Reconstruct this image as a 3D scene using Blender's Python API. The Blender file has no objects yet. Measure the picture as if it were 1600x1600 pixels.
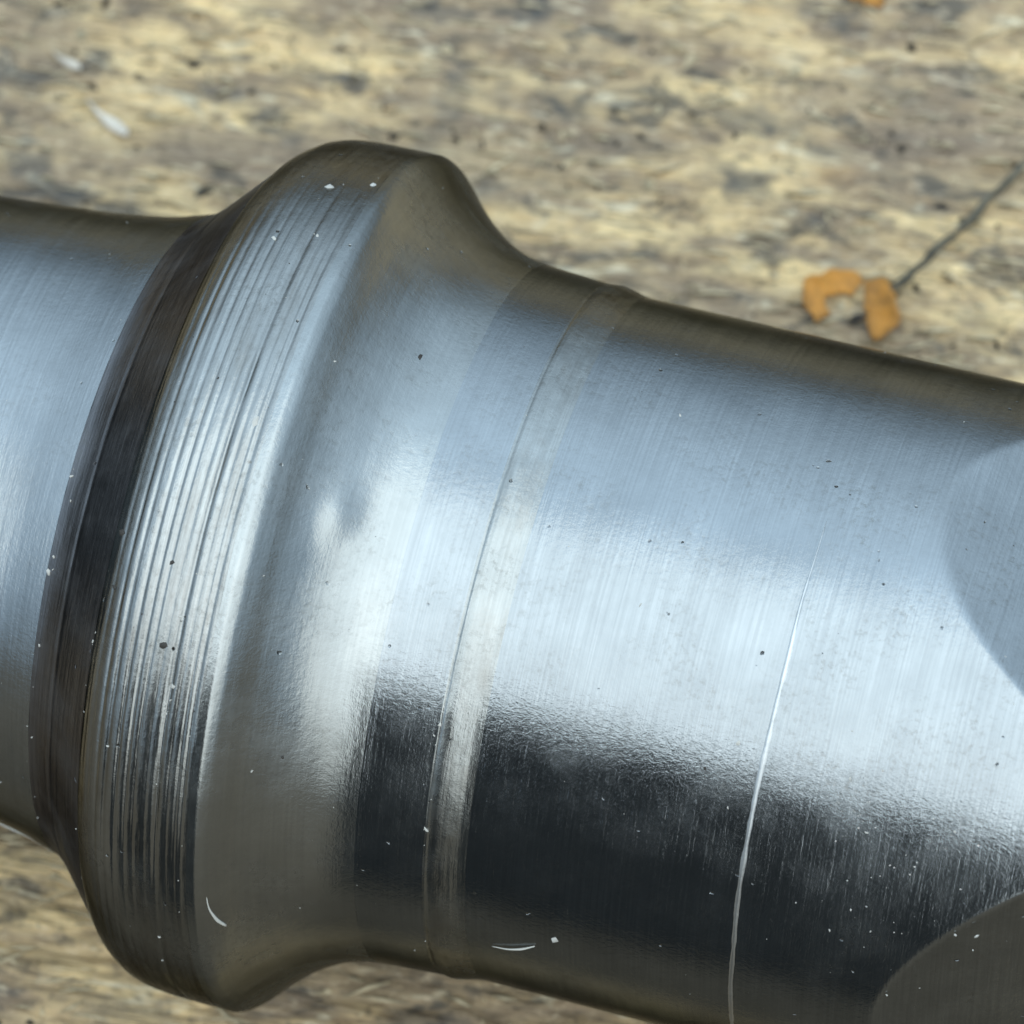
import bpy, bmesh, math, random
import numpy as np
from mathutils import Matrix, Vector

# ------------------------------------------------------------------ scene, camera, sky, sun
scene = bpy.context.scene
S = 3.0e-5                       # one drawing unit = 0.03 mm
H = 692.0                        # height of the shaft axis above the board (drawing units)
cam_d = bpy.data.cameras.new('camera')
cam = bpy.data.objects.new('camera', cam_d)
scene.collection.objects.link(cam)
scene.camera = cam
cam.matrix_world = Matrix((
    (0.95336, -0.22725, 0.19867, 0.04647395),
    (0.29433, 0.84581, -0.44494, -0.10229457),
    (-0.06692, 0.48266, 0.87325, 0.23290191),
    (0, 0, 0, 1)))
cam_d.sensor_width = 36.0
cam_d.lens = 180.0               # a tight crop of a hand-held close-up
cam_d.clip_start = 0.005
cam_d.clip_end = 500.0
cam_d.dof.use_dof = True
cam_d.dof.focus_distance = 0.226
cam_d.dof.aperture_fstop = 78.0

SUN_EL, SUN_AZ = math.radians(54), math.radians(-72)     # azimuth measured from +X to +Y
world = bpy.data.worlds.new('World')
scene.world = world
world.use_nodes = True
wn, wl = world.node_tree.nodes, world.node_tree.links
wn.clear()
w_out = wn.new('ShaderNodeOutputWorld')
w_bg = wn.new('ShaderNodeBackground')
w_bg.inputs['Strength'].default_value = 0.1
w_sky = wn.new('ShaderNodeTexSky')
w_sky.sky_type = 'NISHITA'
w_sky.sun_disc = False
w_sky.sun_elevation = SUN_EL
w_sky.sun_rotation = math.radians(90) - SUN_AZ
w_sky.dust_density = 2.0
# even overcast veil in front of the blue sky, brightest overhead as real overcast is
w_co = wn.new('ShaderNodeTexCoord')
w_sep = wn.new('ShaderNodeSeparateXYZ')
wl.new(w_co.outputs['Generated'], w_sep.inputs[0])
w_mr = wn.new('ShaderNodeMapRange')
w_mr.inputs['From Min'].default_value = 0.0
w_mr.inputs['From Max'].default_value = 1.0
w_mr.inputs['To Min'].default_value = 0.14
w_mr.inputs['To Max'].default_value = 1.0
wl.new(w_sep.outputs['Z'], w_mr.inputs['Value'])
w_veil = wn.new('ShaderNodeVectorMath')
w_veil.operation = 'SCALE'
w_veil.inputs[0].default_value = (13.0, 17.2, 20.8)
wl.new(w_mr.outputs['Result'], w_veil.inputs['Scale'])
w_mix = wn.new('ShaderNodeMix')
w_mix.data_type = 'RGBA'
w_mix.inputs['Factor'].default_value = 0.85
wl.new(w_sky.outputs['Color'], w_mix.inputs['A'])
wl.new(w_veil.outputs['Vector'], w_mix.inputs['B'])
wl.new(w_mix.outputs['Result'], w_bg.inputs['Color'])
wl.new(w_bg.outputs[0], w_out.inputs['Surface'])

sun_d = bpy.data.lights.new('sun', 'SUN')
sun_d.energy = 1.3
sun_d.angle = math.radians(98)       # veiled by bright cloud
sun_d.color = (1.0, 0.985, 0.84)
sun = bpy.data.objects.new('sun', sun_d)
scene.collection.objects.link(sun)
sd = Vector((math.cos(SUN_EL)*math.cos(SUN_AZ), math.cos(SUN_EL)*math.sin(SUN_AZ), math.sin(SUN_EL)))
sun.rotation_euler = (-sd).to_track_quat('-Z', 'Y').to_euler()
sun.location = sd * 3

vs = scene.view_settings
vs.view_transform = 'Standard'
vs.look = 'None'
vs.exposure = 0.14
vs.gamma = 1.0
vs.use_curve_mapping = False

# ------------------------------------------------------------------ helpers
rng = np.random.default_rng(7)
random.seed(7)
col = scene.collection

def link(o, parent=None):
    col.objects.link(o)
    if parent is not None:
        o.parent = parent
    return o

def mesh_obj(name, verts, faces, mat, parent=None, smooth=True):
    me = bpy.data.meshes.new(name)
    me.from_pydata([tuple(v) for v in verts], [], [tuple(f) for f in faces])
    me.update()
    if smooth:
        me.polygons.foreach_set('use_smooth', np.ones(len(me.polygons), dtype=bool))
    me.materials.append(mat)
    return link(bpy.data.objects.new(name, me), parent)

def grid_obj(name, P, mat, parent=None, wrap=False):
    """P: (rows, cols, 3) array of points joined into quads; wrap closes the columns."""
    n, m = P.shape[:2]
    i = np.arange(n - 1)[:, None]
    j = np.arange(m if wrap else m - 1)[None, :]
    j2 = (j + 1) % m
    F = np.stack([i*m + j, i*m + j2, (i+1)*m + j2, (i+1)*m + j], -1).reshape(-1, 4)
    me = bpy.data.meshes.new(name)
    me.vertices.add(n*m)
    me.vertices.foreach_set('co', P.reshape(-1).astype(np.float32))
    me.loops.add(F.size)
    me.loops.foreach_set('vertex_index', F.reshape(-1).astype(np.int32))
    me.polygons.add(len(F))
    me.polygons.foreach_set('loop_start', np.arange(0, F.size, 4, dtype=np.int32))
    me.polygons.foreach_set('use_smooth', np.ones(len(F), dtype=bool))
    me.update(calc_edges=True)
    me.validate()
    me.materials.append(mat)
    return link(bpy.data.objects.new(name, me), parent)

_T = rng.random((256, 256))
def vnoise(x, y):
    xi, yi = np.floor(x).astype(int), np.floor(y).astype(int)
    fx, fy = x - xi, y - yi
    fx, fy = fx*fx*(3 - 2*fx), fy*fy*(3 - 2*fy)
    g = lambda a, b: _T[a & 255, b & 255]
    return (g(xi, yi)*(1-fx) + g(xi+1, yi)*fx)*(1-fy) + (g(xi, yi+1)*(1-fx) + g(xi+1, yi+1)*fx)*fy

def fbm(x, y, o=4):
    s, a, t = 0, 1.0, 0
    for k in range(o):
        s = s + a*vnoise(x*2**k + 17.3*k, y*2**k + 5.1*k)
        t += a
        a *= 0.55
    return s/t

def tag(o, label, cat, group=None):
    o['label'] = label
    o['category'] = cat
    if group:
        o['group'] = group
    return o

class NT:
    """small node-building helper"""
    def __init__(self, name):
        self.m = bpy.data.materials.new(name)
        self.m.use_nodes = True
        self.n, self.l = self.m.node_tree.nodes, self.m.node_tree.links
        self.b = self.n['Principled BSDF']
    def put(self, sock, v):
        if hasattr(v, 'is_output') or isinstance(v, bpy.types.NodeSocket):
            self.l.new(v, sock)
        else:
            sock.default_value = v
    def math(self, op, a, b=0.0, clamp=False):
        k = self.n.new('ShaderNodeMath'); k.operation = op; k.use_clamp = clamp
        self.put(k.inputs[0], a); self.put(k.inputs[1], b)
        return k.outputs[0]
    def noise(self, vec, scale, detail=3.0, rough=0.55, dist=0.0):
        k = self.n.new('ShaderNodeTexNoise')
        self.l.new(vec, k.inputs['Vector'])
        k.inputs['Scale'].default_value = scale
        k.inputs['Detail'].default_value = detail
        k.inputs['Roughness'].default_value = rough
        k.inputs['Distortion'].default_value = dist
        return k.outputs['Fac']
    def voro(self, vec, scale, feature='F1', rnd=1.0):
        k = self.n.new('ShaderNodeTexVoronoi'); k.feature = feature
        self.l.new(vec, k.inputs['Vector'])
        k.inputs['Scale'].default_value = scale
        k.inputs['Randomness'].default_value = rnd
        return k.outputs['Distance']
    def ramp(self, f, stops, interp='LINEAR'):
        k = self.n.new('ShaderNodeValToRGB'); k.color_ramp.interpolation = interp
        e = k.color_ramp.elements
        while len(e) < len(stops): e.new(0.5)
        for q, (p, c) in zip(e, stops):
            q.position = p
            q.color = (c, c, c, 1) if not hasattr(c, '__len__') else (*c, 1)
        self.l.new(f, k.inputs[0])
        return k.outputs[0]
    def mix(self, f, a, b, mode='MIX'):
        k = self.n.new('ShaderNodeMix'); k.data_type = 'RGBA'; k.blend_type = mode
        self.put(k.inputs['Factor'], f)
        for s, v in (('A', a), ('B', b)):
            if isinstance(v, tuple) and len(v) == 3: v = (*v, 1)
            self.put(k.inputs[s], v)
        return k.outputs['Result']
    def mapping(self, vec, scale=(1, 1, 1), rot=(0, 0, 0), loc=(0, 0, 0)):
        k = self.n.new('ShaderNodeMapping')
        k.inputs['Scale'].default_value = scale
        k.inputs['Rotation'].default_value = rot
        k.inputs['Location'].default_value = loc
        self.l.new(vec, k.inputs['Vector'])
        return k.outputs[0]
    def objco(self):
        return self.n.new('ShaderNodeTexCoord').outputs['Object']
    def bump(self, h, dist, strength=1.0, normal=None):
        k = self.n.new('ShaderNodeBump')
        k.inputs['Distance'].default_value = dist
        k.inputs['Strength'].default_value = strength
        self.put(k.inputs['Height'], h)
        if normal is not None: self.l.new(normal, k.inputs['Normal'])
        return k.outputs[0]

# ------------------------------------------------------------------ materials
def metal(name, base, rough, streak=1.0, pits=1.0, dark_marks=0.0, grime=0.5):
    """machined steel; object space runs along X with the axis at y = z = 0 (metres)"""
    t = NT(name)
    oc = t.objco()
    sp = t.n.new('ShaderNodeSeparateXYZ'); t.l.new(oc, sp.inputs[0])
    ang = t.math('ARCTAN2', sp.outputs['Y'], sp.outputs['Z'])
    cv = t.n.new('ShaderNodeCombineXYZ')
    t.l.new(t.math('MULTIPLY', sp.outputs['X'], 1/S/100), cv.inputs[0])     # per 100 units
    t.l.new(t.math('MULTIPLY', ang, 5.5), cv.inputs[1])                     # about per 100 units too
    uv = cv.outputs[0]
    turn = t.noise(t.mapping(uv, (26, 0.35, 1)), 1.0, 3, 0.6)               # turning lines
    turn2 = t.noise(t.mapping(uv, (9, 0.9, 1), loc=(5, 5, 0)), 1.0, 3, 0.6)
    grit = t.noise(uv, 26.0, 3, 0.65)
    mott = t.noise(t.mapping(uv, (1, 1, 1), loc=(2, 8, 0)), 9.0, 4, 0.75, 0.0)
    blotch = t.noise(uv, 0.7, 5, 0.62)
    patch = t.ramp(t.noise(t.mapping(uv, (1, 1, 1), loc=(6, 1, 0)), 0.9, 4, 0.6), [(0.42, 0.0), (0.62, 1.0)])
    wv = t.math('MULTIPLY', t.math('SUBTRACT', t.noise(uv, 13.0, 3), 0.5), 0.30)
    pit = t.ramp(t.math('ADD', t.voro(t.mapping(uv, (1, 1, 1), loc=(3.3, 1.7, 0)), 2.6), wv), [(0.02, 1.0), (0.07, 0.0)])
    keep = t.ramp(t.noise(uv, 1.7, 2), [(0.50, 0.0), (0.62, 0.8)])
    pit = t.math('MULTIPLY', t.math('MULTIPLY', pit, keep), pits)
    dark = tuple(c*0.80 for c in base)
    c = t.mix(t.ramp(blotch, [(0.35, 0.0), (0.7, 1.0)]), base, dark)
    c = t.mix(t.math('MULTIPLY', t.ramp(turn, [(0.35, 1.0), (0.65, 0.0)]), 0.42*streak), c, tuple(q*0.6 for q in base))
    speck = t.ramp(mott, [(0.34, 1.0), (0.50, 0.0)])                        # fine grey film left by handling and oil
    c = t.mix(t.math('MULTIPLY', t.math('MULTIPLY', speck, patch), grime), c, (0.20, 0.195, 0.18))
    if dark_marks:
        brown = t.ramp(t.noise(t.mapping(uv, (3.2, 0.9, 1), loc=(9, 2, 0)), 0.9, 6, 0.7), [(0.48, 0.0), (0.66, 1.0)])
        c = t.mix(t.math('MULTIPLY', brown, dark_marks), c, (0.15, 0.12, 0.09))
    c = t.mix(t.math('MINIMUM', pit, 1.0), c, (0.05, 0.042, 0.035))
    t.l.new(c, t.b.inputs['Base Color'])
    t.b.inputs['Metallic'].default_value = 1.0
    t.b.inputs['Specular Tint'].default_value = (0.14, 0.14, 0.13, 1)       # dull film at grazing angles
    r = t.math('ADD', t.math('MULTIPLY', patch, 0.10), rough - 0.07)
    r = t.math('ADD', r, t.math('MULTIPLY', mott, 0.10))
    r = t.math('ADD', r, t.math('MULTIPLY', speck, 0.12*grime))
    r = t.math('ADD', r, t.math('MULTIPLY', pit, 0.4), True)
    t.l.new(r, t.b.inputs['Roughness'])
    h = t.math('ADD', t.math('MULTIPLY', turn, 0.20*streak), t.math('MULTIPLY', turn2, 0.38*streak))
    h = t.math('ADD', h, t.math('MULTIPLY', grit, 0.12))
    h = t.math('ADD', h, t.math('MULTIPLY', mott, 0.42))
    h = t.math('SUBTRACT', h, t.math('MULTIPLY', pit, 3.0))
    t.l.new(t.bump(h, 1.3*S, 1.0), t.b.inputs['Normal'])
    return t.m

STEEL = (0.385, 0.402, 0.41)
M_shank = metal('shank_steel', STEEL, 0.17, 0.9, 0.3, 0.0, 0.3)
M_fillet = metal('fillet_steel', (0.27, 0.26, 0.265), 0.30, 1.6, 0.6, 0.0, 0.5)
M_ridge = metal('ridged_steel', (0.41, 0.41, 0.395), 0.18, 1.0, 2.2, 0.3, 0.6)
M_shoulder = metal('shoulder_steel', (0.43, 0.44, 0.43), 0.20, 0.5, 0.8, 0.0, 0.45)
M_journal = metal('journal_steel', STEEL, 0.12, 0.8, 0.6, 0.0, 0.4)
M_step = metal('step_band_steel', (0.42, 0.425, 0.41), 0.20, 1.0, 1.2, 0.25, 0.6)
M_barrel = metal('barrel_steel', STEEL, 0.105, 1.0, 1.0, 0.0, 0.45)
M_line = metal('witness_line_steel', (0.66, 0.67, 0.67), 0.36, 0.8, 0.6, 0.0, 0.35)
M_end = metal('end_section_steel', STEEL, 0.155, 1.0, 1.0, 0.0, 0.55)

def wood_mat():
    t = NT('weathered_wood')
    oc = t.objco()
    g = t.mapping(oc, (1/S/100,)*3, rot=(0, 0, math.radians(-7)))            # 100-unit cells, along the grain
    st = t.mapping(g, (0.34, 1.05, 1))
    n1 = t.noise(st, 1.0, 6, 0.62, 0.5)                                      # fibre bundles
    n2 = t.noise(t.mapping(g, (0.7, 1.5, 1), loc=(7, 3, 0)), 1.0, 5, 0.6, 0.8)
    big = t.noise(t.mapping(g, (0.16, 0.34, 1), loc=(2.2, 0.6, 0)), 1.0, 3, 0.5)
    fib = t.noise(t.mapping(g, (1.2, 9.0, 1)), 1.0, 4, 0.6, 0.3)
    c = t.ramp(n1, [(0.34, (0.235, 0.17, 0.117)), (0.44, (0.48, 0.34, 0.19)),
                    (0.50, (0.70, 0.50, 0.265)), (0.60, (0.92, 0.67, 0.34))])
    grey = t.ramp(big, [(0.44, 1.0), (0.58, 0.0)])
    c = t.mix(t.math('MULTIPLY', grey, 0.7), c, (0.255, 0.188, 0.135))
    c = t.mix(t.math('MULTIPLY', t.ramp(fib, [(0.35, 1.0), (0.62, 0.0)]), 0.35), c, (0.25, 0.205, 0.14))
    spots = t.ramp(n2, [(0.36, 1.0), (0.46, 0.0)])                           # mould blotches
    c = t.mix(t.math('MULTIPLY', spots, 0.8), c, (0.085, 0.08, 0.072))
    pale = t.ramp(t.noise(t.mapping(g, (0.7, 2.8, 1), loc=(1, 9, 0)), 1.0, 4, 0.55, 1.0), [(0.60, 0.0), (0.70, 1.0)])
    c = t.mix(t.math('MULTIPLY', pale, 0.7), c, (0.80, 0.70, 0.50))
    rust = t.ramp(t.noise(t.mapping(g, (0.5, 1.1, 1), loc=(4, 4, 0)), 1.0, 3), [(0.60, 0.0), (0.74, 1.0)])
    c = t.mix(t.math('MULTIPLY', rust, 0.35), c, (0.42, 0.25, 0.12))
    tiny = t.noise(t.mapping(g, (3.0, 5.5, 1), loc=(3, 3, 0)), 1.0, 4, 0.7, 0.6)
    gl = t.noise(t.mapping(g, (0.22, 6.5, 1), loc=(11, 4, 0)), 1.0, 3, 0.6, 0.25)            # open grain lines
    gl = t.ramp(t.math('ABSOLUTE', t.math('SUBTRACT', gl, 0.5)), [(0.012, 1.0), (0.035, 0.0)])
    gl = t.math('MULTIPLY', gl, t.ramp(t.noise(t.mapping(g, (0.8, 1.6, 1), loc=(5, 7, 0)), 1.0, 3), [(0.46, 0.0), (0.58, 1.0)]))
    c = t.mix(t.math('MULTIPLY', gl, 0.75), c, (0.10, 0.08, 0.058))
    c = t.mix(t.math('MULTIPLY', t.ramp(tiny, [(0.33, 1.0), (0.45, 0.0)]), 0.65), c, (0.10, 0.085, 0.065))
    c = t.mix(t.math('MULTIPLY', t.ramp(tiny, [(0.56, 0.0), (0.68, 1.0)]), 0.45), c, (0.82, 0.66, 0.45))
    at = t.n.new('ShaderNodeAttribute'); at.attribute_name = 'dark_marks'         # individual dark marks
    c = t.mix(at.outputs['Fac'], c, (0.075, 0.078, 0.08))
    t.l.new(c, t.b.inputs['Base Color'])
    t.b.inputs['Roughness'].default_value = 0.82
    t.b.inputs['Specular IOR Level'].default_value = 0.25
    h = t.math('ADD', n1, t.math('MULTIPLY', fib, 0.5))
    t.l.new(t.bump(h, 14*S, 0.8), t.b.inputs['Normal'])
    return t.m

def plain(name, colr, rough=0.7, var=0.25, scale=1.0, sub=0.0):
    t = NT(name)
    oc = t.mapping(t.objco(), (1/S/100*scale,)*3)
    n = t.noise(oc, 2.0, 4, 0.6)
    c = t.mix(t.ramp(n, [(0.3, 0.0), (0.7, 1.0)]), tuple(q*(1-var) for q in colr), tuple(min(1, q*(1+var)) for q in colr))
    t.l.new(c, t.b.inputs['Base Color'])
    t.b.inputs['Roughness'].default_value = rough
    if sub:
        t.b.inputs['Subsurface Weight'].default_value = sub
        t.b.inputs['Subsurface Radius'].default_value = (0.002, 0.001, 0.0005)
    t.l.new(t.bump(n, 4*S, 0.6), t.b.inputs['Normal'])
    return t.m

M_wood = wood_mat()
M_ground = plain('bare_soil', (0.12, 0.092, 0.062), 0.9, 0.2, 0.004)
M_backdrop = plain('added_backdrop_timber', (0.072, 0.070, 0.066), 0.8, 0.4, 0.05)
M_orange = plain('orange_petal', (0.46, 0.20, 0.03), 0.65, 0.55, 1.0, 0.15)
M_stem = plain('grey_stem', (0.12, 0.105, 0.075), 0.9, 0.55)
M_black = plain('black_scale', (0.03, 0.025, 0.02), 0.7, 0.3)
M_chip = plain('pale_wood_chip', (0.66, 0.58, 0.48), 0.8, 0.3)
M_splinter = plain('wood_fibre', (0.52, 0.43, 0.28), 0.8, 0.4)
M_dust = plain('dust', (0.48, 0.46, 0.42), 0.8, 0.15)
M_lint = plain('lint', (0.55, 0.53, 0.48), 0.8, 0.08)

# ------------------------------------------------------------------ setting
gz = -0.72
gp = np.zeros((2, 2, 3)); gp[0, 0] = (-200, -200, gz); gp[0, 1] = (200, -200, gz); gp[1, 0] = (-200, 200, gz); gp[1, 1] = (200, 200, gz)
ground = grid_obj('ground', gp, M_ground)
ground['kind'] = 'structure'

# the board: one weathered sheet with a fibrous top, finely divided where it is seen
def lines(lo, hi, dlo, dhi, step, far):
    a = np.arange(dlo, dhi + step*0.5, step)
    b = np.linspace(lo, dlo, far, endpoint=False)
    c = np.linspace(dhi, hi, far + 1)[1:]
    return np.concatenate([b, a, c])
bx0, bx1, by0, by1 = -9000, 8000, -860, 9000
xs = lines(bx0, bx1, -1700, 900, 5.5, 40)
ys = lines(by0, by1, -840, 2000, 5.5, 40)
X, Y = np.meshgrid(xs, ys)
ca, sa = math.cos(math.radians(7)), math.sin(math.radians(7))
U, V = X*ca + Y*sa, -X*sa + Y*ca
relief = 34*(fbm(U/200, V/60, 4) - 0.62) + 20*(fbm(U/60 + 40, V/17, 3) - 0.55)
crack = np.clip(0.30 - np.abs(fbm(U/420 + 9, V/60 + 3, 3) - 0.5)*9, 0, 1)
relief -= 16*crack
relief = np.minimum(relief, -0.6)
edge = np.minimum(np.minimum(X - bx0, bx1 - X), np.minimum(Y - by0, by1 - Y))
relief = relief*np.clip(edge/100, 0, 1)
P = np.stack([X*S, Y*S, relief*S], -1)
board = grid_obj('weathered_board', P, M_wood)
tag(board, 'weathered yellow-grey wooden board under the steel shaft', 'board')
# individual dark marks: x, y, half length, half width, angle, strength
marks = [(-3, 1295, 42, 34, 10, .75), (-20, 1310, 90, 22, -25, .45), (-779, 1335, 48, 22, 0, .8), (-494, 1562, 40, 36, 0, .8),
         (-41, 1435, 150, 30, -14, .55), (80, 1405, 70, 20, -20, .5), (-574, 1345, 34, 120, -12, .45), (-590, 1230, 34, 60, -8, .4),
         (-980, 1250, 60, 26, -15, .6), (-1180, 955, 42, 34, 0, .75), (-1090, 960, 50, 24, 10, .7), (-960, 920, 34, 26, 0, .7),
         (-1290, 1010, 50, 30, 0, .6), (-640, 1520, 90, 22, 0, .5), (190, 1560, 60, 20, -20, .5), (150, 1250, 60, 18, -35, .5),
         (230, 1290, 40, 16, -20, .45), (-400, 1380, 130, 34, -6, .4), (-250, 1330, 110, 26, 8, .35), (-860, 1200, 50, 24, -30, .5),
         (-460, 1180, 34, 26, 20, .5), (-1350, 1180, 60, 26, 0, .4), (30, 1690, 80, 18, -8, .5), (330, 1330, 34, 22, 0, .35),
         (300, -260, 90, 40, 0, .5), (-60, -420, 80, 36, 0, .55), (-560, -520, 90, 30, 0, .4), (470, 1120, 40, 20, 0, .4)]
dark_marks = np.zeros_like(X)
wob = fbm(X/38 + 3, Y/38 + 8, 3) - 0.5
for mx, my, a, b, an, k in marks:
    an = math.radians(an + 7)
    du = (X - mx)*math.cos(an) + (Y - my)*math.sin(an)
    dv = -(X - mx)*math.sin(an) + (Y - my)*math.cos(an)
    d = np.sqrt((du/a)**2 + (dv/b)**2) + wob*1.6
    dark_marks = np.maximum(dark_marks, k*np.clip((1.25 - d)/0.7, 0, 1))
at = board.data.attributes.new('dark_marks', 'FLOAT', 'POINT')
at.data.foreach_set('value', dark_marks.reshape(-1).astype(np.float32))
# plies: the edge and underside of the board
bb = [(bx0, by0), (bx1, by0), (bx1, by1), (bx0, by1)]
vv = [(x*S, y*S, 0) for x, y in bb] + [(x*S, y*S, -0.018) for x, y in bb]
mesh_obj('board_edge', vv, [(0, 1, 5, 4), (1, 2, 6, 5), (2, 3, 7, 6), (3, 0, 4, 7), (7, 6, 5, 4)], M_wood, board, False)
# loose fibres standing off the board
fv, ff = [], []
for k in range(900):
    x, y = random.uniform(-1650, 850), random.choice([random.uniform(750, 1950), random.uniform(850, 1900), random.uniform(-740, -200)])
    L, w = random.uniform(18, 95), random.uniform(2.0, 5.5)
    a = math.radians(random.gauss(7, 16))
    dx, dy = math.cos(a), math.sin(a)
    z0, lift = random.uniform(-7, 0), random.uniform(1, 9)
    b = len(fv)
    bend = random.uniform(-.18, .18)*L
    for s, ww, z in ((-.5, .25, z0), (0, 1, z0 + lift), (.5, .3, z0 + lift*random.uniform(0, 1.3))):
        cx, cy = x + dx*s*L - dy*bend*(0.25 - s*s), y + dy*s*L + dx*bend*(0.25 - s*s)
        fv += [((cx - dy*w*ww)*S, (cy + dx*w*ww)*S, z*S), ((cx + dy*w*ww)*S, (cy - dx*w*ww)*S, z*S), (cx*S, cy*S, (z + w*0.9*ww + .4)*S)]
    for q in (0, 3):
        ff += [(b+q, b+q+3, b+q+5, b+q+2), (b+q+1, b+q+2, b+q+5, b+q+4), (b+q, b+q+1, b+q+4, b+q+3)]
    ff += [(b, b+2, b+1), (b+6, b+7, b+8)]
fib = mesh_obj('wood_fibres', fv, ff, M_splinter, board)
fib['kind'] = 'stuff'

def board_grit(name, n, mat, lo, hi):
    v, f = [], []
    for k in range(n):
        x, y = random.uniform(-1650, 850), random.choice([random.uniform(760, 1950), random.uniform(900, 1900), random.uniform(-820, -250)])
        s_ = min(hi, lo*math.exp(abs(random.gauss(0, .6)))); a = random.uniform(0, 6.28); el = random.uniform(1, 2.4)
        b = len(v)
        for q in range(5):
            t_ = 2*math.pi*q/5; j_ = random.uniform(.6, 1.3)*s_
            lx, ly = math.cos(t_)*j_*el, math.sin(t_)*j_
            v.append(((x + lx*math.cos(a) - ly*math.sin(a))*S, (y + lx*math.sin(a) + ly*math.cos(a))*S, -9*S))
        v.append((x*S, y*S, (random.uniform(0.3, 1.0)*s_ - 2)*S))
        f += [(b + q, b + (q + 1) % 5, b + 5) for q in range(5)]
    o = mesh_obj(name, v, f, mat, board, False); o['kind'] = 'stuff'
board_grit('dark_grit', 420, M_black, 3.0, 13)
board_grit('pale_grit', 700, M_splinter, 3.0, 12)

# board fence added unseen to give the dark band mirrored in the steel
FX0, FX1, FY = -0.49, 0.10, -1.0
backdrop = bpy.data.objects.new('added_backdrop', None); link(backdrop); backdrop.location = (0, FY, gz)
tag(backdrop, 'short dark stained timber fence added out of view to be mirrored in the steel', 'backdrop')
pw = 0.09
bm = bmesh.new(); bmesh.ops.create_cube(bm, size=1.0)
bmesh.ops.scale(bm, vec=(pw - 0.003, 0.018, 1.0), verts=bm.verts)
bmesh.ops.translate(bm, vec=(0, 0, 0.5), verts=bm.verts)
added_plank = bpy.data.meshes.new('added_plank'); bm.to_mesh(added_plank); bm.free(); added_plank.materials.append(M_backdrop)
for k in range(int((FX1 - FX0)/pw)):
    o = bpy.data.objects.new('added_plank', added_plank); link(o, backdrop)
    xx = FX1 - pw*(k + .5)
    o.location = (xx, 0, 0)
    o.scale = (1, 1, float(np.interp(xx, [-0.47, -0.38], [0.62, 0.78])) - gz)
for z in (0.3, 0.85):
    bm = bmesh.new(); bmesh.ops.create_cube(bm, size=1.0)
    bmesh.ops.scale(bm, vec=(FX1 - FX0, 0.04, 0.07), verts=bm.verts)
    bmesh.ops.translate(bm, vec=((FX1 + FX0)/2, -0.031, z), verts=bm.verts)
    me = bpy.data.meshes.new('added_rail'); bm.to_mesh(me); bm.free(); me.materials.append(M_backdrop)
    link(bpy.data.objects.new('added_rail', me), backdrop)

# ------------------------------------------------------------------ the turned steel shaft
shaft = bpy.data.objects.new('steel_shaft', None)
link(shaft)
shaft.location = (0, 0, H*S)
tag(shaft, 'turned grey steel shaft with a ridged collar lying on the wooden board', 'shaft')

def smooth_profile(keys, step):
    """monotone cubic (Catmull style) through (x, r) keys, sampled every step"""
    kx = np.array([k[0] for k in keys], float); kr = np.array([k[1] for k in keys], float)
    d = np.diff(kr)/np.diff(kx)
    m = np.empty(len(kx)); m[0], m[-1] = d[0], d[-1]
    for i in range(1, len(kx)-1):
        m[i] = 0 if d[i-1]*d[i] <= 0 else 2*d[i-1]*d[i]/(d[i-1]+d[i])
    n = max(2, int(math.ceil((kx[-1]-kx[0])/step)))
    x = np.linspace(kx[0], kx[-1], n+1)
    i = np.clip(np.searchsorted(kx, x) - 1, 0, len(kx)-2)
    h = kx[i+1]-kx[i]; s = (x-kx[i])/h
    r = ((2*s**3-3*s**2+1)*kr[i] + (s**3-2*s**2+s)*h*m[i] + (-2*s**3+3*s**2)*kr[i+1] + (s**3-s**2)*h*m[i+1])
    return x, r

SEG = 400
th = np.linspace(0, 2*math.pi, SEG, endpoint=False)
def lathe(name, x, r, mat, rough_fn=None):
    XX = np.repeat(x[:, None], SEG, 1); RR = np.repeat(r[:, None], SEG, 1); TT = np.repeat(th[None, :], len(x), 0)
    if rough_fn is not None:
        RR = RR + rough_fn(XX, TT)
    P = np.stack([XX, RR*np.sin(TT), RR*np.cos(TT)], -1)*S
    return grid_obj(name, P, mat, shaft, True)

def cap(name, x, r, mat, flip):
    v = [(x*S, r*math.sin(a)*S, r*math.cos(a)*S) for a in th]
    f = tuple(range(SEG))
    mesh_obj(name, v, [f if flip else f[::-1]], mat, shaft, False)

# plain shank, swelling gently towards the collar
x, r = smooth_profile([(-2600, 466), (-1500, 467), (-1000, 473), (-860, 482), (-760, 491), (-680, 503), (-602, 524)], 10)
lathe('shank', x, r, M_shank, lambda a, b: -1.2*np.exp(-((a+800)/3.0)**2) - 1.0*np.exp(-((a+770)/2.5)**2))
cap('shank_end_face', -2600, 466, M_shank, False)
# dark fillet up to the collar
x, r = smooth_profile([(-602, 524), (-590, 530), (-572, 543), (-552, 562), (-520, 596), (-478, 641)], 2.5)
lathe('fillet', x, r, M_fillet, lambda a, b: 1.5*(fbm(a/25, (b*12) % 256, 3) - 0.5) - 2.2*np.exp(-((a + 556)/4)**2))
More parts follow.
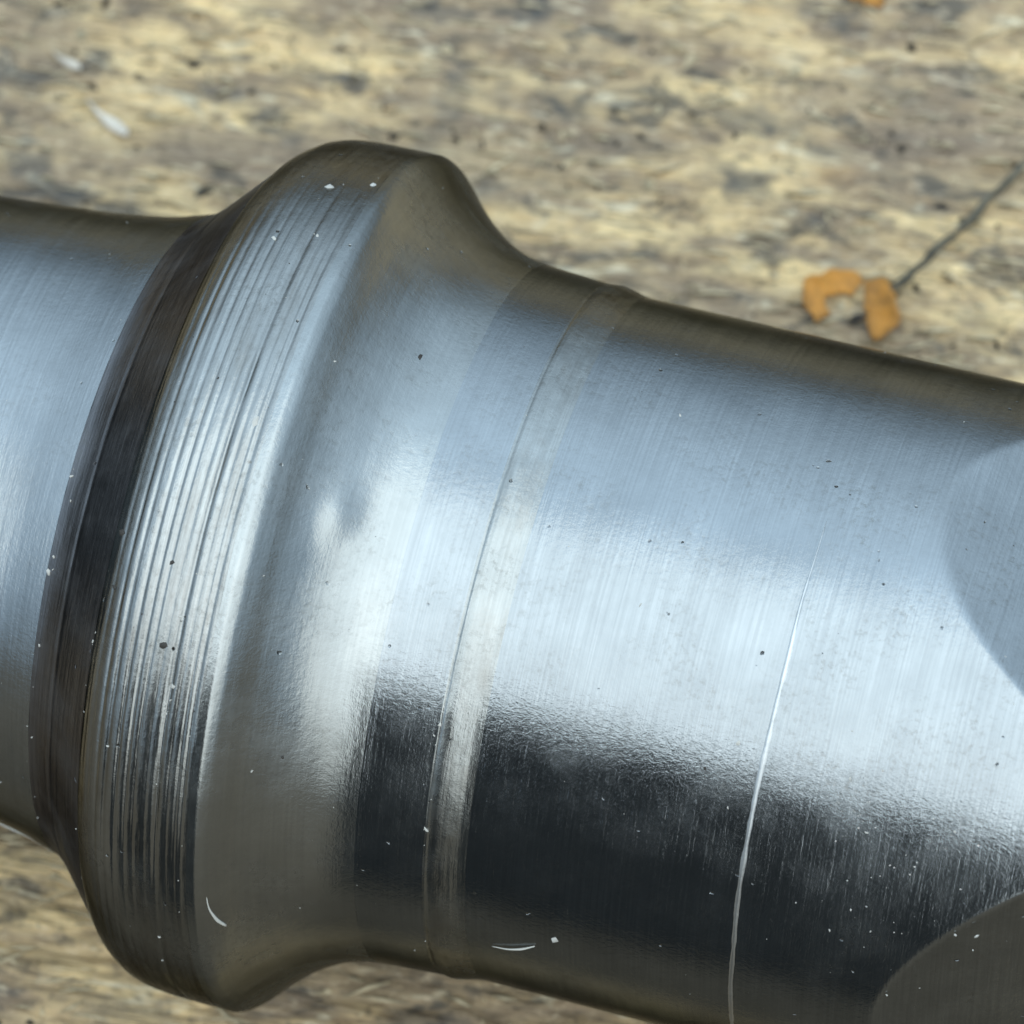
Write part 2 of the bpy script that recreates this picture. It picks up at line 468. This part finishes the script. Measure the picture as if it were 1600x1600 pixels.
# ridged band: fine tool grooves, uneven in depth and spacing
x, r = smooth_profile([(-478, 641), (-470, 652), (-452, 667), (-428, 680), (-398, 687), (-350, 690), (-288, 691)], 1.3)
gro = np.zeros_like(x)
gx = -470.0
while gx < -298:
    gw = random.uniform(2.6, 4.2); gd = random.uniform(0.9, 2.1)
    gro -= gd*np.exp(-((x-gx)/gw)**2)
    gx += random.uniform(13, 20)
gro -= 2.6*np.exp(-((x+338)/5)**2) + 2.2*np.exp(-((x+299)/4)**2)
def ridge_wear(a, b):
    g = np.repeat(gro[:, None], SEG, 1)
    wear = 0.45 + 0.75*fbm(a/60, b*9 % 256, 3)
    bb_ = np.where(b > math.pi, b - 2*math.pi, b)
    worn = np.clip((0.62 - bb_)/0.5, 0.12, 1)*np.clip((bb_ + 1.5)/0.5, 0.35, 1)     # rubbed nearly flat over the top
    return g*wear*worn + 0.7*(fbm(a/7, b*60, 2) - 0.5)
lathe('ridged_band', x, r, M_ridge, ridge_wear)
# smooth crest and flank
x, r = smooth_profile([(-288, 691), (-278, 691), (-265, 685), (-250, 671), (-222, 640), (-190, 611), (-155, 587), (-120, 571), (-90, 563.5), (-70, 560.5)], 2.5)
lathe('shoulder', x, r, M_shoulder, lambda a, b: 7.0*np.exp(-((a + 170)/25)**2)*np.exp(-((np.where(b > math.pi, b - 2*math.pi, b) + 0.29)/0.075)**2)
      + 1.2*(fbm(a/60, (b*8) % 256, 2) - 0.5))
# short journal between flank and step
x, r = smooth_profile([(-70, 560.5), (-55, 559), (-20, 557), (34, 553.5)], 5)
lathe('journal', x, r, M_journal)
# raised step band
x, r = smooth_profile([(34, 553.5), (37, 553.0), (41, 554.2), (48, 554.6), (62, 552.6), (76, 549.6), (88, 547), (99, 546)], 1.5)
lathe('step_band', x, r, M_step, lambda a, b: 1.6*(fbm(a/30, b*14, 3) - 0.5))
# barrel
x, r = smooth_profile([(99, 546), (300, 546), (512, 546)], 12)
lathe('barrel', x, r, M_barrel)
# bright scored line: a thin raised burr running part of the way round
ta = np.linspace(math.radians(-104), math.radians(2), 260)
fade = np.clip((math.radians(2) - ta)/0.35, 0, 1)*np.clip((ta + math.radians(104))/0.25, 0, 1)
wid = (0.5 + 3.6*fade)*(0.55 + 0.9*fbm(ta*16 + 40, ta*0 + 2.5, 3))
xo = 512 + 7*(fbm(ta*3 + 20, ta*0 + 7.7, 2) - 0.5)
rows = []
for q, hgt in ((-1, -0.4), (-0.45, 1.1), (0.1, 1.7), (0.5, 1.0), (1, -0.4)):
    rr = 546 + hgt*(0.35 + 0.65*fade)
    rows.append(np.stack([xo + q*wid, rr*np.sin(ta), rr*np.cos(ta)], -1)*S)
grid_obj('scored_line', np.stack(rows, 0), M_line, shaft)
# end section with flats
def flats(a, b):
    """four tapered flats milled into the round, leaving rounded tongues between them"""
    out = np.full(a.shape, 1e9)
    for k in (10, 100, 190, 280):
        c = np.cos(b - math.radians(k))
        d = np.maximum(546 - (0.46*(a - 728) if k == 280 else 0.34*(a - 668)), 450)
        out = np.minimum(out, np.where(c > 0.3, d/np.maximum(c, 0.3), 1e9))
    e = np.clip(0.5 + 0.5*(out - 546)/4.0, 0, 1)                # edges broken by a hair
    return (out*(1 - e) + 546*e - 4.0*e*(1 - e)) - 546
SEG = 1080
th = np.linspace(0, 2*math.pi, SEG, endpoint=False)
x, r = smooth_profile([(512, 546), (700, 546), (1000, 546)], 4)
lathe('squared_end', x, r, M_end, flats)
x = np.linspace(1000, 1700, 20); r = np.full(20, 546.0)
lathe('square_drive', x, r, M_end, flats)
cap('end_face', 1700, 450, M_end, True)

# ------------------------------------------------------------------ dust and lint on the steel
prof = [(-1000, 473), (-860, 482), (-760, 491), (-680, 503), (-602, 524), (-572, 543), (-552, 562), (-520, 596), (-478, 641), (-452, 667), (-428, 680), (-398, 687), (-350, 690), (-278, 690), (-250, 671), (-222, 640), (-190, 611), (-155, 587), (-120, 571), (-70, 560), (-20, 557), (36, 554), (99, 546), (1000, 546)]
px_, pr_ = np.array([p[0] for p in prof], float), np.array([p[1] for p in prof], float)
def on_shaft(x, deg, lift=0.0):
    r = float(np.interp(x, px_, pr_)) + lift
    a = math.radians(deg)
    return Vector((x, r*math.sin(a), r*math.cos(a) + H))
dv, df = [], []
def speck(x, deg, sx, sy):
    c = on_shaft(x, deg, 0.6); n = Vector((0, math.sin(math.radians(deg)), math.cos(math.radians(deg))))
    t = Vector((1, 0, 0)); u = n.cross(t); a = random.uniform(0, 6.28)
    t, u = t*math.cos(a) + u*math.sin(a), u*math.cos(a) - t*math.sin(a)
    b = len(dv)
    for k in range(6):
        q = k*math.pi/3; j = random.uniform(.45, 1.3)
        dv.append((c + t*math.cos(q)*sx*j + u*math.sin(q)*sy*j - n*1.2)*S)
    dv.append((c + n*min(sx, sy)*.8)*S)
    for k in range(6): df.append((b+k, b+(k+1) % 6, b+6))
for x, d, s in ((-356, 30.9, 9), (-299, 33.9, 7.5), (-308, -8.9, 8), (238, -79.5, 9), (-330, 20, 5), (-390, 18, 5), (470, -35, 6)):
    speck(x, d, s, s*.7)
for k in range(90):
    s_ = min(4.0, 0.9*math.exp(random.gauss(0, .55)))
    speck(random.uniform(-1000, 880), random.gauss(-30, 45), s_*random.uniform(.8, 2.2), s_*.8)
for gx0 in (-598, -478, -338, -299, 35):                 # gathered along the edges and grooves
    for k in range(12):
        s_ = min(4.5, 1.3*math.exp(random.gauss(0, .5)))
        speck(gx0 + random.gauss(0, 2.5), random.choice([random.gauss(-45, 12), random.uniform(-95, 45)]), s_*random.uniform(.8, 1.8), s_*.8)
for k in range(55):
    s_ = min(4.0, 1.3*math.exp(random.gauss(0, .6)))
    speck(random.gauss(720, 75), random.gauss(-46, 10), s_*random.uniform(.8, 1.6), s_*.8)
nd, nv = len(df), len(dv)
for x_, d_, s_ in [(-462, -26, 9), (-360, -38, 8), (-455, -33, 6), (-372, -28, 5), (-180, -52, 4), (-140, 12, 5), (430, -40, 4.5)]:
    speck(x_, d_, s_, s_*.8)
for k in range(24):
    s_ = min(3.0, 1.1*math.exp(random.gauss(0, .5)))
    speck(random.choice([random.uniform(-490, -280), random.uniform(-600, 850)]), random.gauss(-30, 30), s_*random.uniform(.8, 1.8), s_*.8)
grit = mesh_obj('grit_specks', dv[nv:], [tuple(q - nv for q in f) for f in df[nd:]], M_black, None)
grit['kind'] = 'stuff'
grit['label'] = 'dark grit specks stuck on the steel and in its grooves'
grit['category'] = 'grit'
df, dv = df[:nd], dv[:nv]
dust = mesh_obj('dust_specks', dv, df, M_dust, None)
dust['kind'] = 'stuff'
dust['label'] = 'pale dust specks scattered over the steel'
dust['category'] = 'dust'

def strand(name, pts, rad, mat, label, cat, group=None, parent=None):
    """tapered tube through points (drawing units)"""
    pts = [Vector(p) for p in pts]
    if len(pts) < 8 and hasattr(rad, '__len__'):                 # round the path off
        u_ = np.linspace(0, len(pts) - 1, 18)
        k_ = np.array([0.25, 0.5, 0.25])
        P_ = np.stack([np.interp(u_, range(len(pts)), [p[c] for p in pts]) for c in range(3)], 1)
        for _ in range(4):
            P_[1:-1] = P_[:-2]*.25 + P_[1:-1]*.5 + P_[2:]*.25
        rad = list(np.interp(u_, range(len(pts)), rad))
        pts = [Vector(p) for p in P_]
    v, f, n = [], [], 7
    for i, p in enumerate(pts):
        d = (pts[min(i+1, len(pts)-1)] - pts[max(i-1, 0)]).normalized()
        a = d.orthogonal().normalized(); b = d.cross(a)
        rr = rad[i] if hasattr(rad, '__len__') else rad
        for k in range(n):
            q = 2*math.pi*k/n
            v.append((p + (a*math.cos(q) + b*math.sin(q))*rr)*S)
    for i in range(len(pts)-1):
        for k in range(n):
            f.append((i*n+k, i*n+(k+1) % n, (i+1)*n+(k+1) % n, (i+1)*n+k))
    f.append(tuple(range(n))[::-1]); f.append(tuple(range((len(pts)-1)*n, len(pts)*n)))
    o = mesh_obj(name, v, f, mat, parent)
    if label: tag(o, label, cat, group)
    return o
strand('lint_fibre', [on_shaft(140, -86, 2), on_shaft(165, -85.4, 4), on_shaft(190, -84, 4), on_shaft(208, -82.5, 2)], [0.4, 1.1, 1.8, 0.9], M_lint,
       'pale lint fibre stuck to the steel barrel below the bluish streak', 'lint')
strand('lint_fibre', [on_shaft(-262, -71, 2), on_shaft(-258, -75, 4), on_shaft(-248, -78, 4), on_shaft(-240, -80, 2)], [0.5, 1.2, 2.8, 2], M_lint,
       'short white lint fibre hanging on the collar beside its dark ridges', 'lint')

strand('highlight_strand', [on_shaft(xx, -117, 3) for xx in np.linspace(-770, -505, 22)],  # bright highlight under the fillet, modelled as a pale strand
       [0.6 + 3.6*math.sin(math.pi*k/21)*(0.75 + 0.5*random.random()) for k in range(22)], M_lint, 'highlight modelled as a thin white thread curving along the underside of the fillet', 'glint')

# ------------------------------------------------------------------ litter on the board
def chip(name, cx, cy, L, w, ang, mat, label, curl=10, group=None):
    v, f = [], []
    n, m = 9, 5
    a = math.radians(ang)
    for lay in (0, 1):
        for i in range(n):
            s = i/(n-1)*2 - 1
            ww = w*(1 - abs(s)**2.2)*(.62 + .45*s)*(.7 + .6*vnoise(np.array(i*.9 + cx), np.array(3.3))) + .8
            for j in range(m):
                q = j/(m-1)*2 - 1
                lx, ly = s*L, q*ww + 5*math.sin(s*2)
                z = 4 + curl*(s*s) + 3*(1 - q*q) + (0 if lay == 0 else -3.5)
                v.append(((cx + lx*math.cos(a) - ly*math.sin(a))*S, (cy + lx*math.sin(a) + ly*math.cos(a))*S, z*S))
    N = n*m
    for i in range(n-1):
        for j in range(m-1):
            p = i*m + j
            f.append((p, p+m, p+m+1, p+1)); f.append((N+p, N+p+1, N+p+m+1, N+p+m))
    for i in range(n-1):
        p = i*m; f.append((p, p+N, p+m+N, p+m)); p = i*m+m-1; f.append((p, p+m, p+m+N, p+N))
    for j in range(m-1):
        f.append((j, j+1, j+1+N, j+N)); p = (n-1)*m + j; f.append((p, p+N, p+1+N, p+1))
    return tag(mesh_obj(name, v, f, mat), label, 'wood chip', group)
chip('wood_chip', -1170, 1132, 58, 15, -34, M_chip, 'larger white wood chip lying on the board near the shank')
chip('wood_chip', -1287, 1235, 34, 11, -30, M_chip, 'smaller white wood chip on the board beyond the larger white chip', 4)

def petal(parent, cx, cy, rx, ry, ang, lift, bite, mat):
    """a curled, notched scale of a dry blossom"""
    v, f = [], []
    a0 = math.radians(ang); n, m = 20, 6
    for lay in (0, 1):
        for i in range(n+1):
            t = -1.15 + 2.3*i/n
            for j in range(m+1):
                q = bite + (1 - bite)*j/m
                wv = 1 + .10*math.sin(5*t + cx) + .05*math.sin(11*t)
                lx, ly = rx*q*math.cos(t*1.25)*wv, ry*q*math.sin(t*1.25)*wv
                z = 4 + lift*(q**2)*(.6 + .4*math.cos(2*t)) - (3.5 if lay else 0) + 4*math.sin(3*t+q*2)*q + 5
                v.append(((cx + lx*math.cos(a0) - ly*math.sin(a0))*S, (cy + lx*math.sin(a0) + ly*math.cos(a0))*S, z*S))
    N = (n+1)*(m+1); w = m+1
    for i in range(n):
        for j in range(m):
            p = i*w + j
            f.append((p, p+1, p+w+1, p+w)); f.append((N+p, N+p+w, N+p+w+1, N+p+1))
    for i in range(n):
        p = i*w; f.append((p, p+w, p+w+N, p+N)); p = i*w+m; f.append((p, p+N, p+w+N, p+w))
    for j in range(m):
        f.append((j, j+N, j+1+N, j+1)); p = n*w + j; f.append((p, p+1, p+1+N, p+N))
    return mesh_obj('petal', v, f, mat, parent)
bl = bpy.data.objects.new('dry_blossom', None); link(bl)
tag(bl, 'dry orange blossom with two petals and a long grey stem beside the shaft', 'blossom')
petal(bl, 226, 1088, 70, 62, 150, 26, .42, M_orange)
petal(bl, 268, 1085, 62, 66, 22, 30, .10, M_orange)
strand('calyx', [(246, 1058, 8), (258, 1070, 12), (272, 1078, 10)], [3, 9, 4], M_black, None, None, None, bl)
sp_ = [(300, 1140, 12), (330, 1185, 14), (370, 1262, 9), (410, 1345, 8), (455, 1440, 9), (500, 1530, 6), (530, 1600, 5), (560, 1680, 4)]
sx = [np.interp(np.linspace(0, 7, 36), range(8), [p[k] for p in sp_]) for k in range(3)]
jit = lambda q, k: q*(vnoise(np.arange(36)*.55 + 3.1*k, np.full(36, 4.4*k)) - .5)
sx = [sx[0] + jit(14, 1), sx[1] + jit(14, 2), sx[2] + jit(6, 3)]
strand('stem', list(zip(*sx)), list(6.5 + jit(7, 5)), M_stem, None, None, None, bl)
b2 = bpy.data.objects.new('dry_petal', None); link(b2)
tag(b2, 'single dry orange petal far out on the board, without a stem', 'petal')
petal(b2, 84, 1722, 62, 46, 80, 24, .15, M_orange)
